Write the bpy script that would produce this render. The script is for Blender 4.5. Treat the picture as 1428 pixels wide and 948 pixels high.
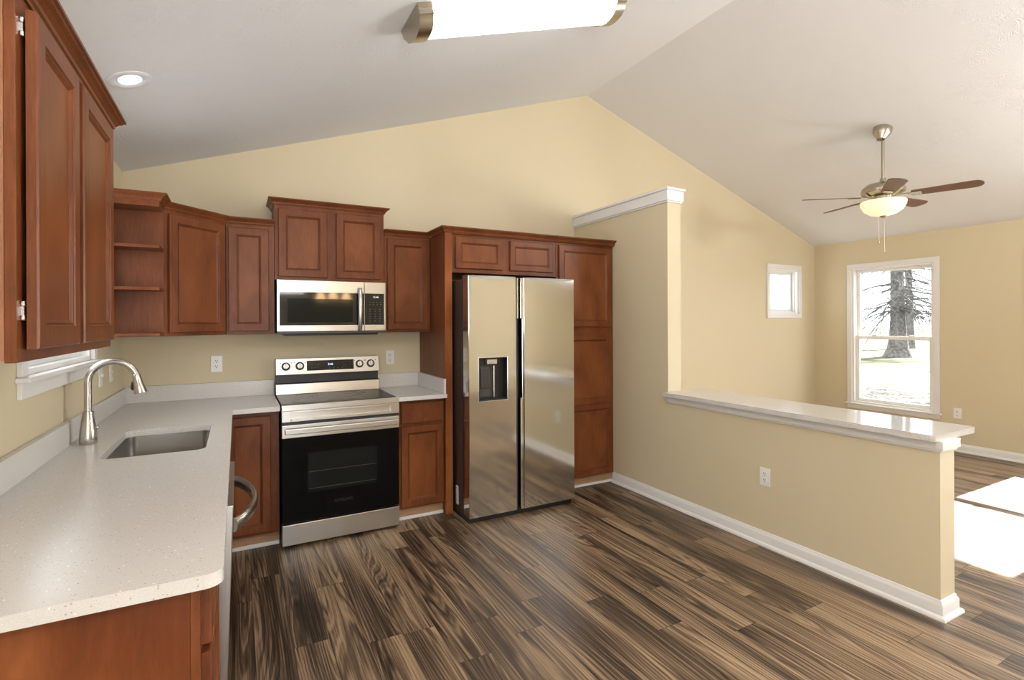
import bpy, bmesh, math, random
from mathutils import Matrix, Vector
random.seed(7)
for o in list(bpy.data.objects):
    bpy.data.objects.remove(o, do_unlink=True)
SC = bpy.context.scene
COL = SC.collection
PI = math.pi

# ------------------------------------------------------------------ camera, sky, sun, lights
F_PX, W_PX = 715.76, 1428
YAW, ROLL = 0.4912, -0.0047
cam_d = bpy.data.cameras.new('camera'); cam = bpy.data.objects.new('camera', cam_d); COL.objects.link(cam)
cam_d.sensor_width = 36; cam_d.sensor_fit = 'HORIZONTAL'
cam_d.lens = F_PX / W_PX * 36; cam_d.shift_y = -24.6 / W_PX; cam_d.clip_start = 0.02; cam_d.clip_end = 300
_r = Vector((math.cos(YAW), -math.sin(YAW), 0)); _f = Vector((math.sin(YAW), math.cos(YAW), 0)); _u = Vector((0, 0, 1))
cr, sr = math.cos(ROLL), math.sin(ROLL)
R_ = _r * cr + _u * sr; U_ = -_r * sr + _u * cr
cam.matrix_world = Matrix(((R_.x, U_.x, -_f.x, 0.6768), (R_.y, U_.y, -_f.y, -4.2664), (R_.z, U_.z, -_f.z, 1.4463), (0, 0, 0, 1)))
SC.camera = cam
SC.view_settings.view_transform = 'Standard'; SC.view_settings.look = 'None'
SC.view_settings.gamma = 1; SC.view_settings.use_curve_mapping = False
SC.view_settings.exposure = 0.0

world = bpy.data.worlds.new('world'); SC.world = world; world.use_nodes = True
bg = world.node_tree.nodes['Background']; bg.inputs[0].default_value = (0.93, 0.97, 1.0, 1); bg.inputs[1].default_value = 5.0

sun_d = bpy.data.lights.new('sun', 'SUN'); sun = bpy.data.objects.new('sun', sun_d); COL.objects.link(sun)
sun_d.energy = 45; sun_d.angle = math.radians(0.6); sun_d.color = (1, 0.97, 0.92)
sun.rotation_euler = Vector((-1, 0, -0.63)).to_track_quat('-Z', 'Y').to_euler()

def area(name, loc, direction, sx, sy, power, color):
    d = bpy.data.lights.new(name, 'AREA'); o = bpy.data.objects.new(name, d); COL.objects.link(o)
    d.shape = 'RECTANGLE'; d.size = sx; d.size_y = sy; d.energy = power; d.color = color
    o.location = loc; o.rotation_euler = Vector(direction).to_track_quat('-Z', 'Y').to_euler()
    return o
# added fill lamps out of view, at unseen openings and aimed up at the vault
area('patio_fill', (0.75, -7.45, 1.15), (0.12, 1, 0.03), 1.1, 2.0, 60, (0.97, 0.985, 1.0))  # invented frontal fill from behind the camera
area('bounce_fill', (1.15, -4.75, 1.95), (0.05, 0.12, 1), 0.7, 0.7, 120, (1.0, 0.99, 0.98))  # added fill, brightens the kitchen by way of the ceiling
area('living_room_fill', (6.0, -5.3, 2.4), (0.15, 0.3, 1), 0.7, 0.7, 190, (0.985, 0.99, 1.0))  # added fill to lift the living room walls and ceiling
area('window_fill', (7.95, -4.45, 1.3), (-1, 0.1, 0.05), 0.9, 1.7, 200, (0.96, 0.98, 1.0))  # added fill outside the unseen last window, brightens the living room

# ------------------------------------------------------------------ room dimensions
W = 7.684; YF = -7.2; ZL = 2.468; RX = 3.842; RZ = 3.763; TH = 0.12
SL = (RZ - ZL) / RX
def ceil_z(x): return ZL + SL * x if x < RX else ZL + SL * (W - x)

# ------------------------------------------------------------------ materials
MATS = {}
def lin(r, g, b):
    f = lambda c: (c / 255 / 12.92) if c / 255 <= 0.04045 else ((c / 255 + 0.055) / 1.055) ** 2.4
    return (f(r), f(g), f(b), 1)
def new_mat(name):
    m = bpy.data.materials.new(name); m.use_nodes = True
    nt = m.node_tree; b = nt.nodes['Principled BSDF']; MATS[name] = m
    return m, nt, b
def plain(name, col, rough=0.5, metal=0.0, spec=0.5, emit=0.0, coat=0.0, ecol=None):
    m, nt, b = new_mat(name)
    b.inputs['Base Color'].default_value = col; b.inputs['Roughness'].default_value = rough
    b.inputs['Metallic'].default_value = metal; b.inputs['Specular IOR Level'].default_value = spec
    b.inputs['Coat Weight'].default_value = coat; b.inputs['Coat Roughness'].default_value = 0.08
    if emit:
        b.inputs['Emission Color'].default_value = ecol or col; b.inputs['Emission Strength'].default_value = emit
    return m
def N(nt, t, **kw):
    n = nt.nodes.new(t)
    for k, v in kw.items(): setattr(n, k, v)
    return n
def ramp(nt, stops):
    r = N(nt, 'ShaderNodeValToRGB'); e = r.color_ramp.elements
    while len(e) < len(stops): e.new(0.5)
    for i, (p, c) in enumerate(stops): e[i].position = p; e[i].color = c
    return r
def mathn(nt, op, a, b=None, c=None):
    n = N(nt, 'ShaderNodeMath', operation=op)
    for i, v in enumerate((a, b, c)):
        if v is None: continue
        if hasattr(v, 'links'): nt.links.new(v, n.inputs[i])
        else: n.inputs[i].default_value = v
    return n.outputs[0]
def add_bump(nt, b, height, strength, dist=0.002):
    bp = N(nt, 'ShaderNodeBump'); bp.inputs['Strength'].default_value = strength; bp.inputs['Distance'].default_value = dist
    nt.links.new(height, bp.inputs['Height']); nt.links.new(bp.outputs[0], b.inputs['Normal'])
def world_pos(nt):
    return N(nt, 'ShaderNodeNewGeometry').outputs['Position']
def scaled(nt, vec, s):
    m = N(nt, 'ShaderNodeMapping'); m.inputs['Scale'].default_value = s
    nt.links.new(vec, m.inputs['Vector']); return m.outputs[0]

def wall_paint(name, col):
    m, nt, b = new_mat(name); b.inputs['Base Color'].default_value = col; b.inputs['Roughness'].default_value = 0.55
    b.inputs['Specular IOR Level'].default_value = 0.3
    n = N(nt, 'ShaderNodeTexNoise'); n.inputs['Scale'].default_value = 160; n.inputs['Detail'].default_value = 3
    nt.links.new(world_pos(nt), n.inputs['Vector']); add_bump(nt, b, n.outputs['Fac'], 0.08, 0.001)
    return m
wall_paint('wall_paint', (0.61, 0.53, 0.365, 1))

def ceiling_mat():
    m, nt, b = new_mat('stomped_ceiling'); b.inputs['Base Color'].default_value = (0.71, 0.71, 0.715, 1); b.inputs['Roughness'].default_value = 0.8
    b.inputs['Specular IOR Level'].default_value = 0.2
    pos = world_pos(nt)
    # fan-shaped brush stamps: voronoi cells, each with rays around its own centre
    v = N(nt, 'ShaderNodeTexVoronoi'); v.inputs['Scale'].default_value = 4.8; nt.links.new(pos, v.inputs['Vector'])
    sub = N(nt, 'ShaderNodeVectorMath', operation='SUBTRACT'); nt.links.new(pos, sub.inputs[0]); nt.links.new(v.outputs['Position'], sub.inputs[1])
    sep = N(nt, 'ShaderNodeSeparateXYZ'); nt.links.new(sub.outputs[0], sep.inputs[0])
    ang = mathn(nt, 'ARCTAN2', sep.outputs['Y'], sep.outputs['X'])
    nz = N(nt, 'ShaderNodeTexNoise'); nz.inputs['Scale'].default_value = 9; nt.links.new(pos, nz.inputs['Vector'])
    a2 = mathn(nt, 'MULTIPLY_ADD', nz.outputs['Fac'], 5.0, ang)
    rays = mathn(nt, 'SINE', mathn(nt, 'MULTIPLY', a2, 22.0))
    fade = mathn(nt, 'SUBTRACT', 1.0, mathn(nt, 'MULTIPLY', v.outputs['Distance'], 1.1))
    h = mathn(nt, 'MULTIPLY', rays, fade)
    n2 = N(nt, 'ShaderNodeTexNoise'); n2.inputs['Scale'].default_value = 3; nt.links.new(pos, n2.inputs['Vector'])
    msk = ramp(nt, [(0.36, (0.15, 0.15, 0.15, 1)), (0.6, (1, 1, 1, 1))]); nt.links.new(n2.outputs['Fac'], msk.inputs[0])
    h = mathn(nt, 'MULTIPLY', h, msk.outputs[0])
    add_bump(nt, b, h, 0.30, 0.0038)
ceiling_mat()

def floor_mat():
    m, nt, b = new_mat('plank_floor'); L = nt.links
    sep = N(nt, 'ShaderNodeSeparateXYZ'); L.new(world_pos(nt), sep.inputs[0])
    x, y = sep.outputs['X'], sep.outputs['Y']
    PW, PL = 0.152, 1.22
    xr = mathn(nt, 'DIVIDE', mathn(nt, 'ADD', x, 0.02), PW); row = mathn(nt, 'FLOOR', xr)
    wn = N(nt, 'ShaderNodeTexWhiteNoise', noise_dimensions='1D'); L.new(row, wn.inputs['W'])
    yr = mathn(nt, 'ADD', mathn(nt, 'DIVIDE', y, PL), mathn(nt, 'MULTIPLY', wn.outputs['Value'], 7.0)); cl = mathn(nt, 'FLOOR', yr)
    cmb = N(nt, 'ShaderNodeCombineXYZ'); L.new(row, cmb.inputs[0]); L.new(cl, cmb.inputs[1])
    wn2 = N(nt, 'ShaderNodeTexWhiteNoise', noise_dimensions='3D'); L.new(cmb.outputs[0], wn2.inputs['Vector'])
    r = wn2.outputs['Value']
    def coords(sx, sy, k):
        c = N(nt, 'ShaderNodeCombineXYZ')
        L.new(mathn(nt, 'MULTIPLY', x, sx), c.inputs[0]); L.new(mathn(nt, 'MULTIPLY', y, sy), c.inputs[1])
        L.new(mathn(nt, 'MULTIPLY', r, k), c.inputs[2]); return c.outputs[0]
    def noise(sx, sy, k, det, rough=0.5, dist=0.0):
        n = N(nt, 'ShaderNodeTexNoise'); n.inputs['Scale'].default_value = 1; n.inputs['Detail'].default_value = det
        n.inputs['Roughness'].default_value = rough; n.inputs['Distortion'].default_value = dist
        L.new(coords(sx, sy, k), n.inputs['Vector']); return n.outputs['Fac']
    # cathedral figure: contour lines of a stretched noise field
    field = noise(5.0, 0.40, 91, 1.5, 0.45, 0.2)
    ph = mathn(nt, 'MULTIPLY_ADD', x, 260.0, mathn(nt, 'MULTIPLY_ADD', field, 130.0, mathn(nt, 'MULTIPLY', r, 40.0)))
    jit = noise(60, 4.0, 23, 2, 0.6)
    ph = mathn(nt, 'MULTIPLY_ADD', jit, 2.2, ph)
    bands = mathn(nt, 'MULTIPLY_ADD', mathn(nt, 'SINE', ph), 0.5, 0.5)
    bands = mathn(nt, 'POWER', bands, 0.7)
    fine = noise(110, 1.6, 37, 4, 0.6)
    broad = noise(9, 0.55, 53, 2, 0.5)
    heart = ramp(nt, [(0.34, (1, 1, 1, 1)), (0.58, (0, 0, 0, 1))]); L.new(broad, heart.inputs[0])     # dark heartwood lanes
    b2 = mathn(nt, 'MULTIPLY_ADD', mathn(nt, 'SINE', mathn(nt, 'MULTIPLY_ADD', ph, 2.3, mathn(nt, 'MULTIPLY', fine, 6.0))), 0.5, 0.5)
    t = mathn(nt, 'MULTIPLY_ADD', bands, 0.17, mathn(nt, 'MULTIPLY', b2, 0.10))
    t = mathn(nt, 'ADD', t, mathn(nt, 'MULTIPLY', fine, 0.76))
    t = mathn(nt, 'SUBTRACT', t, mathn(nt, 'MULTIPLY', heart.outputs[0], 0.26))
    t = mathn(nt, 'ADD', t, mathn(nt, 'MULTIPLY_ADD', r, 0.14, 0.06))
    cr_ = ramp(nt, [(0.25, (0.012, 0.008, 0.005, 1)), (0.41, (0.046, 0.029, 0.018, 1)), (0.56, (0.125, 0.081, 0.048, 1)), (0.78, (0.34, 0.235, 0.142, 1))])
    L.new(t, cr_.inputs[0])
    fx = mathn(nt, 'FRACT', xr); fy = mathn(nt, 'FRACT', yr)
    ex = mathn(nt, 'MINIMUM', fx, mathn(nt, 'SUBTRACT', 1.0, fx)); ey = mathn(nt, 'MINIMUM', fy, mathn(nt, 'SUBTRACT', 1.0, fy))
    sx_ = mathn(nt, 'LESS_THAN', ex, 0.010); sy_ = mathn(nt, 'LESS_THAN', ey, 0.0014)
    seam = mathn(nt, 'MAXIMUM', sx_, sy_)
    mx = N(nt, 'ShaderNodeMix', data_type='RGBA'); L.new(mathn(nt, 'MULTIPLY', seam, 0.65), mx.inputs['Factor'])
    L.new(cr_.outputs[0], mx.inputs['A']); mx.inputs['B'].default_value = (0.012, 0.009, 0.007, 1)
    L.new(mx.outputs['Result'], b.inputs['Base Color'])
    b.inputs['Roughness'].default_value = 0.42; b.inputs['Specular IOR Level'].default_value = 0.45
    add_bump(nt, b, mathn(nt, 'SUBTRACT', t, seam), 0.12, 0.002)
floor_mat()

def wood(name, c_dark, c_mid, c_light, scale=(14, 14, 1.6), rough=0.34, blotch=0.5):
    m, nt, b = new_mat(name); L = nt.links
    tc = N(nt, 'ShaderNodeTexCoord').outputs['Object']
    n1 = N(nt, 'ShaderNodeTexNoise'); n1.inputs['Scale'].default_value = 1; n1.inputs['Detail'].default_value = 5; n1.inputs['Roughness'].default_value = 0.65
    L.new(scaled(nt, tc, tuple(s * 7 for s in scale)), n1.inputs['Vector'])
    n2 = N(nt, 'ShaderNodeTexNoise'); n2.inputs['Scale'].default_value = 1; n2.inputs['Detail'].default_value = 2; n2.inputs['Distortion'].default_value = 0.6
    L.new(scaled(nt, tc, (scale[0] * .45, scale[1] * .45, scale[2] * 1.6)), n2.inputs['Vector'])
    t = mathn(nt, 'ADD', mathn(nt, 'MULTIPLY', n1.outputs['Fac'], 1 - blotch), mathn(nt, 'MULTIPLY', n2.outputs['Fac'], blotch))
    r = ramp(nt, [(0.30, c_dark), (0.5, c_mid), (0.72, c_light)]); L.new(t, r.inputs[0])
    L.new(r.outputs[0], b.inputs['Base Color'])
    b.inputs['Roughness'].default_value = rough; b.inputs['Specular IOR Level'].default_value = 0.22
    add_bump(nt, b, n1.outputs['Fac'], 0.05, 0.001)
wood('cherry_wood', (0.085, 0.024, 0.008, 1), (0.150, 0.044, 0.014, 1), (0.215, 0.069, 0.023, 1))
wood('cherry_panel', (0.105, 0.031, 0.010, 1), (0.170, 0.052, 0.016, 1), (0.23, 0.077, 0.025, 1), blotch=0.65)
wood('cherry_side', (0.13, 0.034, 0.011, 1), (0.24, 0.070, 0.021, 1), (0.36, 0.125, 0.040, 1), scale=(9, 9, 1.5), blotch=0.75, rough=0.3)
wood('cherry_glaze', (0.03, 0.009, 0.004, 1), (0.05, 0.015, 0.007, 1), (0.08, 0.025, 0.011, 1))
wood('cherry_base_side', (0.07, 0.018, 0.006, 1), (0.15, 0.041, 0.012, 1), (0.26, 0.085, 0.026, 1), scale=(9, 9, 1.5), blotch=0.75, rough=0.3)
wood('cherry_lit_end', (0.20, 0.085, 0.045, 1), (0.28, 0.125, 0.07, 1), (0.37, 0.18, 0.105, 1), blotch=0.6)  # near end panel's cherry made paler, flash light painted into the colour
wood('raw_toe_wood', (0.25, 0.13, 0.07, 1), (0.33, 0.19, 0.11, 1), (0.42, 0.26, 0.16, 1), scale=(1.6, 14, 14), rough=0.6)
wood('fan_blade_wood', (0.10, 0.05, 0.028, 1), (0.155, 0.082, 0.048, 1), (0.21, 0.12, 0.072, 1), scale=(3, 14, 14), rough=0.45)

def quartz(name, rough, spec):
    m, nt, b = new_mat(name); L = nt.links
    pos = world_pos(nt)
    v = N(nt, 'ShaderNodeTexVoronoi'); v.inputs['Scale'].default_value = 130; L.new(pos, v.inputs['Vector'])
    wn = N(nt, 'ShaderNodeSeparateColor'); L.new(v.outputs['Color'], wn.inputs[0])
    spot = mathn(nt, 'LESS_THAN', v.outputs['Distance'], 0.24)
    dk = mathn(nt, 'MULTIPLY', spot, mathn(nt, 'LESS_THAN', wn.outputs[0], 0.20))
    lt = mathn(nt, 'MULTIPLY', spot, mathn(nt, 'GREATER_THAN', wn.outputs[0], 0.95))
    n = N(nt, 'ShaderNodeTexNoise'); n.inputs['Scale'].default_value = 300; n.inputs['Detail'].default_value = 2; L.new(pos, n.inputs['Vector'])
    base = ramp(nt, [(0.3, (0.57, 0.55, 0.52, 1)), (0.7, (0.65, 0.635, 0.605, 1))]); L.new(n.outputs['Fac'], base.inputs[0])
    m1 = N(nt, 'ShaderNodeMix', data_type='RGBA'); L.new(mathn(nt, 'MULTIPLY', dk, 0.6), m1.inputs['Factor']); L.new(base.outputs[0], m1.inputs['A']); m1.inputs['B'].default_value = (0.24, 0.225, 0.21, 1)
    m2 = N(nt, 'ShaderNodeMix', data_type='RGBA'); L.new(lt, m2.inputs['Factor']); L.new(m1.outputs['Result'], m2.inputs['A']); m2.inputs['B'].default_value = (0.95, 0.95, 0.95, 1)
    L.new(m2.outputs['Result'], b.inputs['Base Color'])
    b.inputs['Roughness'].default_value = rough; b.inputs['Specular IOR Level'].default_value = spec
quartz('white_quartz', 0.22, 0.3); quartz('polished_quartz', 0.06, 0.55)

def steel(name, col, rough, vertical=True, bump=0.02):
    m, nt, b = new_mat(name); L = nt.links
    b.inputs['Base Color'].default_value = col; b.inputs['Metallic'].default_value = 1; b.inputs['Roughness'].default_value = rough
    tc = N(nt, 'ShaderNodeTexCoord').outputs['Object']
    n = N(nt, 'ShaderNodeTexNoise'); n.inputs['Scale'].default_value = 1; n.inputs['Detail'].default_value = 2
    L.new(scaled(nt, tc, (900, 900, 6) if vertical else (6, 6, 900)), n.inputs['Vector'])
    add_bump(nt, b, n.outputs['Fac'], bump, 0.0005)
steel('fridge_steel', (0.66, 0.645, 0.615, 1), 0.09, False, 0.03)
steel('range_steel', (0.56, 0.55, 0.53, 1), 0.28, False, 0.06)
steel('brushed_nickel', (0.52, 0.49, 0.45, 1), 0.25, True, 0.03)
steel('sink_steel', (0.50, 0.49, 0.475, 1), 0.22, False, 0.05)
plain('chrome', (0.75, 0.75, 0.75, 1), 0.12, 1)
plain('antique_nickel', (0.46, 0.41, 0.33, 1), 0.24, 1)
plain('black_glass', (0.008, 0.009, 0.009, 1), 0.06, 0, 0.5)
plain('oven_window_glass', (0.008, 0.010, 0.0095, 1), 0.08, 0, 0.2)
plain('cooktop_glass', (0.02, 0.02, 0.02, 1), 0.10, 0, 0.4).node_tree.nodes['Principled BSDF'].inputs['IOR'].default_value = 1.07
plain('oven_black', (0.004, 0.004, 0.004, 1), 0.07, 0, 0.5).node_tree.nodes['Principled BSDF'].inputs['IOR'].default_value = 1.2
plain('black_plastic', (0.014, 0.014, 0.015, 1), 0.4)
plain('charcoal_plastic', (0.045, 0.042, 0.04, 1), 0.35)
plain('dark_panel', (0.035, 0.030, 0.028, 1), 0.35)
plain('grey_mark', (0.13, 0.13, 0.13, 1), 0.5)
plain('dim_mark', (0.028, 0.029, 0.029, 1), 0.4)
plain('trim_white', (0.74, 0.73, 0.715, 1), 0.35)
plain('window_white', (0.80, 0.80, 0.79, 1), 0.35)
plain('plate_white', (0.80, 0.79, 0.78, 1), 0.3)
plain('slot_dark', (0.06, 0.06, 0.06, 1), 0.5)
plain('hinge_metal', (0.75, 0.75, 0.74, 1), 0.25, 1)
plain('label_paper', (0.72, 0.74, 0.76, 1), 0.6)
plain('lamp_diffuser', (0.9, 0.9, 0.9, 1), 0.4, emit=9.0, ecol=(1, 0.99, 0.97, 1))
plain('can_bulb', (0.9, 0.9, 0.9, 1), 0.4, emit=2.2, ecol=(1, 0.98, 0.94, 1))
plain('fan_bowl', (0.70, 0.66, 0.52, 1), 0.35, emit=0.75, ecol=(1.0, 0.82, 0.50, 1))
plain('warm_shade', (0.9, 0.8, 0.6, 1), 0.4, emit=28, ecol=(1.0, 0.62, 0.3, 1))
plain('led_blue', (0.2, 0.3, 1, 1), 0.4, emit=2.5, ecol=(0.45, 0.6, 1, 1))
plain('led_white', (0.8, 0.8, 0.8, 1), 0.4, emit=0.6, ecol=(0.9, 0.95, 0.95, 1))

def glass_mat():
    m, nt, b = new_mat('window_glass'); nt.nodes.remove(b); L = nt.links
    out = [n for n in nt.nodes if n.type == 'OUTPUT_MATERIAL'][0]
    tr = N(nt, 'ShaderNodeBsdfTransparent'); gl = N(nt, 'ShaderNodeBsdfGlossy'); gl.inputs['Roughness'].default_value = 0.0
    fr = N(nt, 'ShaderNodeLayerWeight'); fac = mathn(nt, 'MULTIPLY_ADD', mathn(nt, 'POWER', fr.outputs['Facing'], 4.0), 0.5, 0.03)
    mx = N(nt, 'ShaderNodeMixShader'); L.new(fac, mx.inputs[0]); L.new(tr.outputs[0], mx.inputs[1]); L.new(gl.outputs[0], mx.inputs[2])
    L.new(mx.outputs[0], out.inputs['Surface'])
glass_mat()

def noisy(name, c1, c2, scale, rough=0.9, det=4, bump=0.0, p=(0.35, 0.65)):
    m, nt, b = new_mat(name); L = nt.links
    n = N(nt, 'ShaderNodeTexNoise'); n.inputs['Scale'].default_value = scale; n.inputs['Detail'].default_value = det
    L.new(world_pos(nt), n.inputs['Vector'])
    r = ramp(nt, [(p[0], c1), (p[1], c2)]); L.new(n.outputs['Fac'], r.inputs[0]); L.new(r.outputs[0], b.inputs['Base Color'])
    b.inputs['Roughness'].default_value = rough; b.inputs['Specular IOR Level'].default_value = 0.1
    if bump: add_bump(nt, b, n.outputs['Fac'], bump, 0.05)
noisy('winter_lawn', (0.035, 0.042, 0.016, 1), (0.11, 0.105, 0.07, 1), 1.6)
noisy('pale_road', (0.36, 0.36, 0.38, 1), (0.42, 0.42, 0.43, 1), 2)
noisy('leaf_bed', (0.006, 0.006, 0.005, 1), (0.10, 0.095, 0.085, 1), 2.2, bump=0.3, p=(0.3, 0.7))
noisy('tree_bark', (0.07, 0.067, 0.065, 1), (0.17, 0.165, 0.16, 1), 9, bump=0.8)
noisy('twig_bark', (0.06, 0.06, 0.06, 1), (0.13, 0.13, 0.13, 1), 9)

# ------------------------------------------------------------------ mesh helpers
def smooth_by_angle(bm, ang=35):
    lim = math.radians(ang)
    for f in bm.faces: f.smooth = True
    for e in bm.edges:
        if len(e.link_faces) == 2: e.smooth = e.calc_face_angle(0) < lim
        else: e.smooth = False
def link(name, bm, mat, parent=None, smooth=False, recalc=True):
    if recalc: bmesh.ops.recalc_face_normals(bm, faces=bm.faces)
    if smooth: smooth_by_angle(bm)
    me = bpy.data.meshes.new(name); bm.to_mesh(me); bm.free()
    for m in (mat if isinstance(mat, (list, tuple)) else [mat]): me.materials.append(MATS[m])
    o = bpy.data.objects.new(name, me); COL.objects.link(o)
    if parent: o.parent = parent
    return o
def tag(o, label=None, cat=None, group=None, kind=None):
    if label: o['label'] = label
    if cat: o['category'] = cat
    if group: o['group'] = group
    if kind: o['kind'] = kind
    return o
def thing(name, label, cat, loc=(0, 0, 0), rz=0, group=None, kind=None):
    o = bpy.data.objects.new(name, None); COL.objects.link(o); o.empty_display_size = 0.05
    o.location = loc; o.rotation_euler = (0, 0, rz)
    return tag(o, label, cat, group, kind)
def merge(bm, src, mtx=None, mi=None):
    if mtx is not None: bmesh.ops.transform(src, matrix=mtx, verts=src.verts)
    vm = {v: bm.verts.new(v.co) for v in src.verts}
    for f in src.faces:
        try:
            nf = bm.faces.new([vm[v] for v in f.verts]); nf.material_index = f.material_index if mi is None else mi
        except ValueError: pass
    src.free()
def box(bm, x0, x1, y0, y1, z0, z1, bev=0.0, seg=2, mi=0, mtx=None):
    s = bmesh.new()
    vs = [s.verts.new((x, y, z)) for x in (x0, x1) for y in (y0, y1) for z in (z0, z1)]
    for q in ((0, 1, 3, 2), (4, 6, 7, 5), (0, 4, 5, 1), (2, 3, 7, 6), (0, 2, 6, 4), (1, 5, 7, 3)):
        s.faces.new([vs[i] for i in q])
    bmesh.ops.recalc_face_normals(s, faces=s.faces)
    if bev > 0: bmesh.ops.bevel(s, geom=list(s.edges), offset=bev, segments=seg, profile=0.5, affect='EDGES')
    merge(bm, s, mtx, mi)
def B(*boxes, bev=0.0):
    bm = bmesh.new()
    for b in boxes: box(bm, *b, bev=bev)
    return bm
def prism(bm, poly, axis, a, b, mi=0):
    """poly: 2-D outline extruded along axis from a to b; order of coords: x->(y,z) y->(x,z) z->(x,y)"""
    def P(p, t):
        return {'x': (t, p[0], p[1]), 'y': (p[0], t, p[1]), 'z': (p[0], p[1], t)}[axis]
    A = [bm.verts.new(P(p, a)) for p in poly]; C = [bm.verts.new(P(p, b)) for p in poly]
    n = len(poly); fs = [bm.faces.new(A), bm.faces.new(C[::-1])]
    for i in range(n): fs.append(bm.faces.new((A[i], C[i], C[(i + 1) % n], A[(i + 1) % n])))
    for f in fs: f.material_index = mi
def lathe(bm, prof, seg=32, mtx=None, mi=0):
    """prof: list of (r, z) around the z axis"""
    s = bmesh.new(); rings = []
    for r, z in prof:
        if r < 1e-6: rings.append([s.verts.new((0, 0, z))])
        else: rings.append([s.verts.new((r * math.cos(2 * PI * i / seg), r * math.sin(2 * PI * i / seg), z)) for i in range(seg)])
    for a, b in zip(rings, rings[1:]):
        for i in range(seg):
            j = (i + 1) % seg
            if len(a) == 1 and len(b) == 1: continue
            if len(a) == 1: s.faces.new((a[0], b[i], b[j]))
            elif len(b) == 1: s.faces.new((a[i], b[0], a[j]))
            else: s.faces.new((a[i], b[i], b[j], a[j]))
    for r in (rings[0], rings[-1]):
        if len(r) > 2:
            s.faces.new(r)
    bmesh.ops.recalc_face_normals(s, faces=s.faces)
    merge(bm, s, mtx, mi)
def tube(bm, pts, rad, seg=12, mi=0, cap=True, flat=None):
    """swept tube; rad number or list; flat=(a,b) gives an elliptical section"""
    pts = [Vector(p) for p in pts]; n = len(pts)
    rads = rad if isinstance(rad, (list, tuple)) else [rad] * n
    up = None; rings = []
    for i, p in enumerate(pts):
        t = (pts[min(i + 1, n - 1)] - pts[max(i - 1, 0)]).normalized()
        if up is None:
            up = Vector((0, 0, 1)) if abs(t.z) < 0.9 else Vector((0, 1, 0))
        s = t.cross(up).normalized(); up = s.cross(t).normalized()
        fa, fb = flat or (1, 1)
        rings.append([bm.verts.new(p + s * math.cos(2 * PI * k / seg) * rads[i] * fa + up * math.sin(2 * PI * k / seg) * rads[i] * fb) for k in range(seg)])
    for a, b in zip(rings, rings[1:]):
        for k in range(seg):
            f = bm.faces.new((a[k], a[(k + 1) % seg], b[(k + 1) % seg], b[k])); f.material_index = mi
    if cap:
        f = bm.faces.new(rings[0][::-1]); f.material_index = mi
        f = bm.faces.new(rings[-1]); f.material_index = mi
def sweep(bm, path, prof, z0=0.0, mi=0):
    """moulding: prof [(out, z)], path 2-D; 'out' is to the right of the travel direction; mitred"""
    n = len(path); P = [Vector(p) for p in path]; rings = []
    def nrm(a, b):
        d = (b - a).normalized(); return Vector((d.y, -d.x))
    for i in range(n):
        if i == 0: m = nrm(P[0], P[1]); k = 1
        elif i == n - 1: m = nrm(P[-2], P[-1]); k = 1
        else:
            a, b = nrm(P[i - 1], P[i]), nrm(P[i], P[i + 1]); m = (a + b).normalized(); k = 1 / max(0.3, m.dot(a))
        rings.append([bm.verts.new((P[i].x + m.x * k * o, P[i].y + m.y * k * o, z0 + z)) for o, z in prof])
    m_ = len(prof)
    for a, b in zip(rings, rings[1:]):
        for k in range(m_):
            f = bm.faces.new((a[k], a[(k + 1) % m_], b[(k + 1) % m_], b[k])); f.material_index = mi
    bm.faces.new(rings[0][::-1]); bm.faces.new(rings[-1])
def text_mesh(name, body, size, mat, parent, loc, rot, ext=0.0004, label=None):
    cu = bpy.data.curves.new(name, 'FONT'); cu.body = body; cu.size = size; cu.extrude = ext; cu.align_x = 'CENTER'; cu.align_y = 'CENTER'
    o = bpy.data.objects.new(name, cu); dg = bpy.context.evaluated_depsgraph_get()
    COL.objects.link(o); dg.update(); me = bpy.data.meshes.new_from_object(o.evaluated_get(dg)); COL.objects.unlink(o); bpy.data.objects.remove(o)
    ob = bpy.data.objects.new(name, me); me.materials.clear(); me.materials.append(MATS[mat]); COL.objects.link(ob)
    ob.parent = parent; ob.location = loc; ob.rotation_euler = rot
    if label: ob['label'] = label
    return ob
FRONT = (PI / 2, 0, 0)                                    # text that reads from -y

# ------------------------------------------------------------------ structure
def wall_holes(name, plane, pos, u0, u1, z0, z1, holes, outward, mat='wall_paint'):
    """plane 'x' (pos=x, u=y) or 'y' (pos=y, u=x); outward +-1 gives the thickness direction"""
    us = sorted({u0, u1, *[h[0] for h in holes], *[h[1] for h in holes]}); zs = sorted({z0, z1, *[h[2] for h in holes], *[h[3] for h in holes]})
    bm = bmesh.new()
    a, b = sorted((pos, pos + outward * TH))
    for ua, ub in zip(us, us[1:]):
        for za, zb in zip(zs, zs[1:]):
            cu, cz = (ua + ub) / 2, (za + zb) / 2
            if any(h[0] < cu < h[1] and h[2] < cz < h[3] for h in holes): continue
            if plane == 'x': box(bm, a, b, ua, ub, za, zb)
            else: box(bm, ua, ub, a, b, za, zb)
    return bm
WIN_S = (-1.83, -0.87, 1.262, 2.12)        # sink window opening (y0,y1,z0,z1) in the left wall
WIN_B = (6.72, 7.32, 1.54, 2.13)           # little window in the back wall (x0,x1,z0,z1)
WIN_R = [(-1.375, -0.49, 0.395, 2.115), (-3.098, -2.213, 0.395, 2.115), (-4.82, -3.935, 0.395, 2.115)]  # last opening is out of view, added to let in more light
PATIO = (0.12, 1.38, 0.02, 2.1)

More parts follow.
